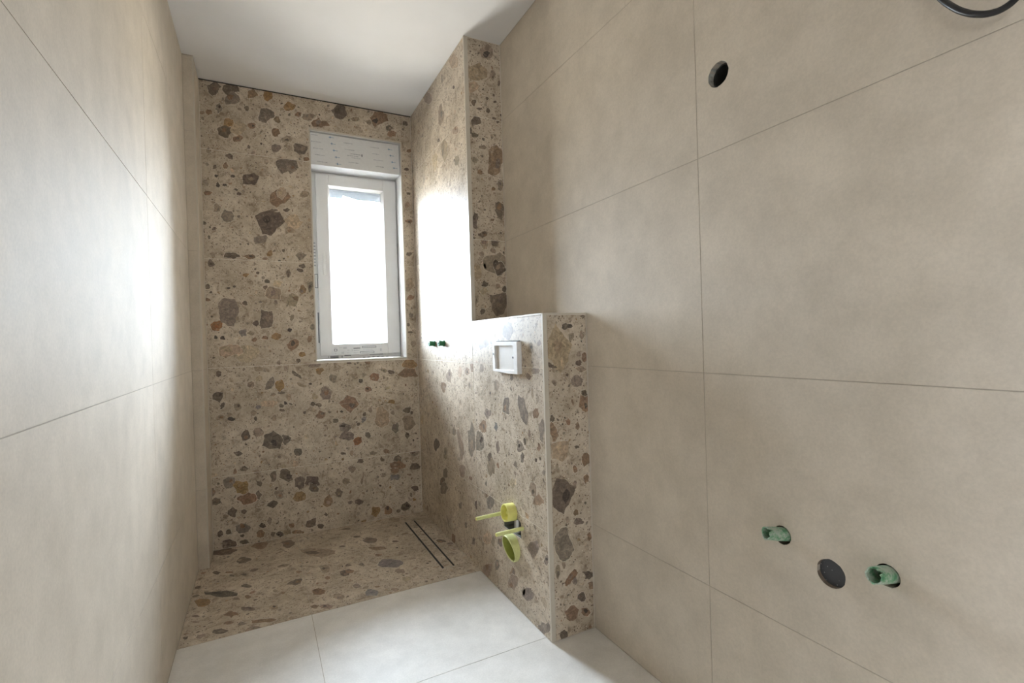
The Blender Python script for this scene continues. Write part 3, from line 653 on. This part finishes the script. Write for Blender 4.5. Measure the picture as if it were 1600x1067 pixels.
# glazing bead, sloping to the pane
bm = bmesh.new(); yb0, yb1 = D + .134, D + .158; ins = .012
o_ = [(GX0, GZ0), (GX1, GZ0), (GX1, GZ1), (GX0, GZ1)]; i_ = [(GX0 + ins, GZ0 + .004), (GX1 - ins, GZ0 + .004), (GX1 - ins, GZ1 - ins), (GX0 + ins, GZ1 - ins)]
va = [bm.verts.new((x, yb0, z)) for x, z in o_]; vb = [bm.verts.new((x, yb1, z)) for x, z in i_]; vc = [bm.verts.new((x, yb1 + .01, z)) for x, z in o_]
for k in range(4):
    j = (k + 1) % 4
    bm.faces.new((va[k], va[j], vb[j], vb[k])); bm.faces.new((vb[k], vb[j], vc[j], vc[k])); bm.faces.new((vc[k], vc[j], va[j], va[k]))
from_bm('glazing_bead', bm, 'pvc', sash)
box('gasket', (GX0 + ins, yb1 + .0005, GZ1 - ins - .004), (GX1 - ins, yb1 + .003, GZ1 - ins), 'ink', sash)
box('gasket', (GX1 - ins - .004, yb1 + .0005, GZ0 + .004), (GX1 - ins, yb1 + .003, GZ1 - ins), 'inklight', sash)
box('glass_pane', (GX0 + .001, yb1 + .004, GZ0 + .001), (GX1 - .001, yb1 + .009, GZ1 - .001), 'glass', sash)
bm = slab_bm(Plane((0, yb1 + .0036, 0), (1, 0, 0), (0, 0, 1), (0, -1, 0)), [(.797, 2.034), (.872, 2.018), (.8835, 2.047), (.8075, 2.064)], (), .0004, .0006)
from_bm('pane_sticker', bm, 'paper', sash)
# long oval cover where the handle will go
bm = bmesh.new(); hx, hz0, hz1, yy = .6825, 1.553, 1.676, D + .130
def oval(r, y, e=0.0):
    return [bm.verts.new((hx + r * math.cos(a), y, (hz1 if math.sin(a) > 0 else hz0) + (r if True else 0) * math.sin(a))) for a in [(k + .5) * math.pi / 10 for k in range(20)]]
r1, r2, r3, r4 = oval(.0115, yy), oval(.0105, yy - .004), oval(.0075, yy - .004), oval(.0065, yy - .0005)
for p, q in ((r1, r2), (r2, r3), (r3, r4)):
    for k in range(20): bm.faces.new((p[k], p[(k + 1) % 20], q[(k + 1) % 20], q[k]))
bm.faces.new(r4)
from_bm('handle_recess', bm, 'pvc', sash, smooth=True)
# printed film on the bottom rail and on the frame
def printed(name, rects_, y, mat, par):
    bm = bmesh.new()
    for (xa, xb, za, zb) in rects_: add_box(bm, (xa, y - .0002, za), (xb, y + .0002, zb))
    return from_bm(name, bm, mat, par)
fl = box('film_strip', (.705, D + .1292, 1.0405), (1.025, D + .1300, 1.1030), 'film', sash)
yp_ = D + .1290
def frame_rect(a, b, c, d_, w=.0022): return [(a, b, c, c + w), (a, b, d_ - w, d_), (a, a + w, c, d_), (b - w, b, c, d_)]
dk = frame_rect(.7218, .7405, 1.0638, 1.0786, .003) + frame_rect(.895, .983, 1.0790, 1.0915, .0028) + frame_rect(.880, .9697, 1.0448, 1.0580, .0028)
dk += [(.8397, .8814, 1.0765, 1.0815)]
printed('dark_print', dk, yp_, 'ink', sash)
lt = []
for (xa, xb, za, zb) in ((.7655, .7827, 1.0469, 1.0598), (.7761, .7973, 1.079, 1.0899), (.752, .772, 1.083, 1.087), (.722, .742, 1.083, 1.087), (.727, .736, 1.046, 1.056), (1.0089, 1.0188, 1.0565, 1.0737), (.829, .834, 1.062, 1.076), (.842, .875, 1.064, 1.068), (.84, .872, 1.049, 1.053), (.80, .82, 1.05, 1.053), (.90, .96, 1.067, 1.070), (.80, .815, 1.067, 1.070)):
    x = xa
    while x < xb:
        w = rp.uniform(.002, .004); z = za
        while z < zb:
            h = min(.0032, zb - z); lt.append((x, min(x + w, xb), z, z + h * .8)); z += .0042
        x += w + rp.uniform(.001, .002)
printed('pale_print', lt, yp_, 'inklight', sash)
yfp = FY - .0003
fp = [(.700, .750, 1.0215, 1.0270), (.700, .750, 1.0300, 1.0355), (.786, .826, 1.0325, 1.0365), (.944, 1.03, 1.0335, 1.0365), (.688, .691, 1.025, 1.033), (.769, .774, 1.022, 1.034)]
fp += frame_rect(.6225, .6405, 1.463, 1.551, .003) + [(.6095, .6130, 1.338, 1.41), (.6330, .6400, 1.12, 1.31), (1.143, 1.1465, 1.70, 1.775), (1.1425, 1.1465, 1.455, 1.54), (1.1425, 1.1465, 1.245, 1.315)]
printed('frame_print', fp, yfp, 'ink', fr)
printed('frame_pale_print', [(.615, .632, 1.60 + .02 * k, 1.608 + .02 * k) for k in range(8)] + [(.90 + .03 * k, .915 + .03 * k, 1.016, 1.022) for k in range(6)], yfp, 'inklight', fr)
# lowered edge of the roller shutter outside
rs_ = adopt(empty('roller_shutter', (.877, D + .228, 2.05)), win)
for k in range(4):
    z = 2.062 + k * .041
    bm = bmesh.new(); n = 7
    pr = [(D + .228 - .0007 * math.sin(math.pi * i / (n - 1)), z + .040 * i / (n - 1)) for i in range(n)] + [(D + .234, z + .040), (D + .234, z)]
    A = [bm.verts.new((WX0 + .012, y, q)) for y, q in pr]; B = [bm.verts.new((WX1 - .012, y, q)) for y, q in pr]
    for i in range(len(pr)): bm.faces.new((A[i], A[(i + 1) % len(pr)], B[(i + 1) % len(pr)], B[i]))
    bm.faces.new(A[::-1]); bm.faces.new(B)
    o = from_bm('shutter_slat', bm, 'slat')
    o.parent = rs_; o.matrix_parent_inverse = Matrix.Translation((.877, D + .228, 2.05)).inverted()

# ------------------------------------------------------------------ drain channel
dr = tag(empty('shower_drain', ((DRX0 + DRX1) / 2, (DRY0 + DRY1) / 2, 0)), 'long narrow floor drain with a terrazzo insert between black slots', 'drain')
boxes('channel', [((DRX0 + .001, DRY0 + .001, -T + .0001), (DRX1 - .001, DRY1 - .001, -T + .0003))], 'slot', dr)
trect(PF, DRX0 + .0095, DRY0 + .002, DRX1 - .0095, DRY1 - .002, 'f', dr, name='tile_insert', dens=.7, thick=T - .0004)
box('steel_rim', (DRX0 + .0005, DRY0 + .0003, -T), (DRX1 - .0005, DRY0 + .0022, -.0002), 'steel', dr)
box('steel_rim', (DRX0 + .0005, DRY1 - .0022, -T), (DRX1 - .0005, DRY1 - .0003, -.0002), 'steel', dr)

# ------------------------------------------------------------------ flush plate frame
fx = XS - .021
fb = tag(empty('flush_plate_frame', (XS, 1.80, .969)), 'white foam frame of the flush plate opening on the half wall', 'frame')
bm = bmesh.new(); PF_ = Plane((fx, 0, 0), (0, 1, 0), (0, 0, 1), (-1, 0, 0))
o_ = [(1.690, .969), (1.76, .9672), (1.84, .9700), (1.917, .9725), (1.9175, 1.03), (1.915, 1.045), (1.9185, 1.06), (1.918, 1.0985), (1.688, 1.0975), (1.6875, 1.04), (1.689, 1.02)]
i_ = [(1.722, .984), (1.80, .983), (1.893, .982), (1.893, 1.02), (1.898, 1.04), (1.894, 1.055), (1.895, 1.0815), (1.722, 1.0815), (1.7215, 1.052), (1.729, 1.042), (1.729, 1.03), (1.722, 1.022)]
o = slab('body', PF_, o_, [i_], 0, .0208, 'boxwhite', fb)
m_ = o.modifiers.new('soft_edges', 'BEVEL'); m_.width = .0016; m_.segments = 2; m_.limit_method = 'ANGLE'
slab('inner_panel', PF_, [(1.718, .978), (1.90, .978), (1.90, 1.086), (1.718, 1.086)], (), -.008, .004, 'boxinner', fb)
for (y, z) in ((1.9085, 1.0462), (1.7255, 1.0345)): tube('screw', (fx + .002, y, z), (fx - .0012, y, z), .0042, 'ink', fb, n=12)
box('dark_gap', (XS - .010, 1.70, 1.0975), (XS - .0005, 1.90, 1.1015), 'dark', fb)

# ------------------------------------------------------------------ toilet connections
for y, lab in ((1.921, 'yellow-green plastic rod on the half wall, the one nearer the shower'), (1.7215, 'yellow-green plastic rod on the half wall, crossing in front of the drain pipe')):
    e = tag(empty('mounting_rod', (XS, y, .351)), lab, 'rod', 'rods for hanging the toilet')
    tube('sleeve', (XS + .004, y, .351), (XS - .118, y, .349), .0078, 'yellowgreen', e, n=20, bevel=.002)
    tube('end_cap', (XS - .1165, y, .349), (XS - .1205, y, .349), .0064, 'yellow', e, n=20, bevel=.0015)
e = tag(empty('flush_pipe_plug', (XS, 1.803, .395)), 'round yellow plug with a rim and centre knob above the drain pipe', 'plug')
tube('ring', (XS + .004, 1.803, .393), (XS - .042, 1.803, .396), .0360, 'yellow', e, inner=.0315, inner_depth=.030, n=36, bevel=.002)
lathe('knob', (XS - .011, 1.803, .395), (-1, 0, .05), [(0, .011), (.014, .009), (.02, .006), (.022, 0)], 'yellow', e, n=20)
e = tag(empty('drain_pipe', (XS, 1.81, .245)), 'open yellow-green drain pipe end low on the half wall', 'pipe')
bm = bmesh.new(); n = 40; R0, R1 = .0555, .0500; cy, cz = 1.806, .2440
def prr(r, base, slope): return [bm.verts.new((XS - base - slope * math.sin(2 * math.pi * i / n), cy + r * math.cos(2 * math.pi * i / n), cz + r * 1.0 * math.sin(2 * math.pi * i / n))) for i in range(n)]
rg = [prr(R0 - .001, -.07, 0), prr(R0 - .001, .0008, 0), prr(R0, .0008, 0), prr(R0, .024, .012), prr(R0 - .002, .0265, .012), prr(R1 + .001, .0265, .012), prr(R1, .024, .012)]
for p, q in zip(rg, rg[1:]):
    for i in range(n): bm.faces.new((p[i], p[(i + 1) % n], q[(i + 1) % n], q[i]))
from_bm('pipe_end', bm, 'yellowgreen', e, smooth=True)
bm = bmesh.new()
rg = [prr(R1, .0235, .012), prr(R1 - .0005, -.065, 0), prr(R1 * .5, -.066, 0)]
for p, q in zip(rg, rg[1:]):
    for i in range(n): bm.faces.new((p[i], p[(i + 1) % n], q[(i + 1) % n], q[i]))
bm.faces.new(rg[-1])
from_bm('inner_wall', bm, 'boreshade', e, smooth=True)
tube('connector', (XS + .02, 1.803, .30), (XS + .02, 1.803, .36), .016, 'steel', e, n=18)

# ------------------------------------------------------------------ green stubs by the shower
for y, lab in ((2.772, 'small green pipe stub by the window, the one nearer the window'), (2.602, 'small green pipe stub by the window, the one nearer the toilet wall')):
    e = tag(empty('shower_pipe_stub', (XS, y, 1.0955)), lab, 'pipe', 'green stubs on the shower wall')
    tube('collar', (XS + .002, y, 1.0955), (XS - .008, y, 1.0955), .0185, 'green', e, n=8, bevel=.002)
    tube('body', (XS - .0075, y, 1.0955), (XS - .036, y, 1.0970), .0150, 'green', e, inner=.0085, inner_depth=.014, n=20, bevel=.002)
    tube('rim', (XS - .030, y, 1.0967), (XS - .0345, y, 1.0969), .0172, 'green', e, inner=.0149, inner_depth=.0044, n=20)

# ------------------------------------------------------------------ washbasin pipes on the right wall
def rough_pipe(base, tip, r, ri, lab, seed):
    rg_ = random.Random(seed); base, tip = Vector(base), Vector(tip)
    e = tag(empty('water_pipe', base), lab, 'pipe', 'green water pipes on the right wall')
    ax = (tip - base); L = ax.length; ax.normalize(); a = ax.orthogonal().normalized(); b = ax.cross(a)
    bm = bmesh.new(); n = 30; jag = [rg_.uniform(-.0022, .0016) for _ in range(n)]
    jag[7] -= .006; jag[8] -= .007
    rings = []
    for k, (t_, rr) in enumerate(((-.03, r), (L * .3, r * 1.02), (L * .7, r), (L, r * .99), (L, (r + ri) / 2), (L, ri), (L * .4, ri * .97), (-.01, ri * .95))):
        row = []
        for i in range(n):
            an = 2 * math.pi * i / n; q = rr * (1 + rg_.uniform(-.035, .035))
            tt = t_ + (jag[i] if k in (3, 4, 5) else 0)
            row.append(bm.verts.new(base + ax * tt + (a * math.cos(an) + b * math.sin(an)) * q))
        rings.append(row)
    for p, q in zip(rings, rings[1:]):
        for i in range(n): bm.faces.new((p[i], p[(i + 1) % n], q[(i + 1) % n], q[i]))
    bm.faces.new(rings[-1]); bm.faces.new(rings[0][::-1])
    me_o = from_bm('pipe_end', bm, 'dustgreen', e, smooth=True)
    return e
def hole_lining(parent, h, depth, mat, back):
    lathe('hole_lining', (W + .0005, h[0], h[1]), (1, 0, 0), [(0, h[2] * 1.0), (depth, h[2] * .99), (depth, h[2] * 1.15), (0.003, h[2] * 1.15)], mat, parent, 32)
    if back: tube('hole_back', (W + depth + .004, h[0], h[1]), (W + depth, h[0], h[1]), h[2] * 1.02, back, parent, n=32)
ea = rough_pipe((W, .7440, .6190), (W - .044, .7570, .6255), .0155, .0128, 'dusty green water pipe on the right wall, the one nearer the half wall', 2)
hole_lining(ea, HOLE_A, .03, 'brownliner', 'dark')
ec = rough_pipe((W, .5200, .6135), (W - .040, .5260, .6185), .0168, .0140, 'dusty green water pipe with notched end, right of the capped drain', 9)
hole_lining(ec, HOLE_C, .03, 'brownliner', 'dark')
eb = tag(empty('drain_socket', (W, HOLE_B[0], HOLE_B[1])), 'dark speckled plug sunk in a round hole between the green pipes', 'drain')
hole_lining(eb, HOLE_B, .016, 'brownliner', None)
tube('plug', (W + .018, HOLE_B[0], HOLE_B[1]), (W + .011, HOLE_B[0], HOLE_B[1]), HOLE_B[2] * .985, 'plug', eb, n=32)
et = tag(empty('outlet_hole', (W, HOLE_TOP[0], HOLE_TOP[1])), 'round black cable hole high on the right wall', 'hole')
hole_lining(et, HOLE_TOP, .019, 'liner', None)
lathe('inner_sleeve', (W + .020, HOLE_TOP[0], HOLE_TOP[1]), (1, 0, 0), [(0, .034), (0, .0285), (.05, .0285), (.05, 0), (.053, 0), (.053, .034), (0, .034)], 'dark', et, 30)
tube('side_tab', (W + .010, HOLE_TOP[0] + .0315, HOLE_TOP[1] + .004), (W + .010, HOLE_TOP[0] + .0285, HOLE_TOP[1] + .004), .0055, 'liner', et, n=14)

# ------------------------------------------------------------------ cable loop
pts = [(W + .02, .445, 1.82), (W - .006, .442, 1.795), (W - .020, .425, 1.735), (W - .025, .400, 1.682), (W - .030, .3846, 1.6583), (W - .032, .3670, 1.6372), (W - .033, .3480, 1.6220), (W - .034, .3320, 1.6144), (W - .036, .3180, 1.6120), (W - .038, .3030, 1.6165), (W - .040, .288, 1.632), (W - .042, .276, 1.668), (W - .043, .272, 1.72), (W - .036, .28, 1.78), (W - .02, .30, 1.82), (W + .02, .33, 1.845)]
cu = bpy.data.curves.new('cable', 'CURVE'); cu.dimensions = '3D'; cu.bevel_depth = .0052; cu.bevel_resolution = 4; cu.use_fill_caps = True
sp = cu.splines.new('BEZIER'); sp.bezier_points.add(len(pts) - 1)
for b_, p in zip(sp.bezier_points, pts): b_.co = p; b_.handle_left_type = b_.handle_right_type = 'AUTO'
tmp = bpy.data.objects.new('tmp', cu); COL.objects.link(tmp)
bpy.context.view_layer.update()
me = bpy.data.meshes.new_from_object(tmp.evaluated_get(bpy.context.evaluated_depsgraph_get()))
bpy.data.objects.remove(tmp)
for p in me.polygons: p.use_smooth = True
me.materials.clear()
tag(link('cable', me, 'black'), 'black cable hanging in a loop at the top of the right wall', 'cable')
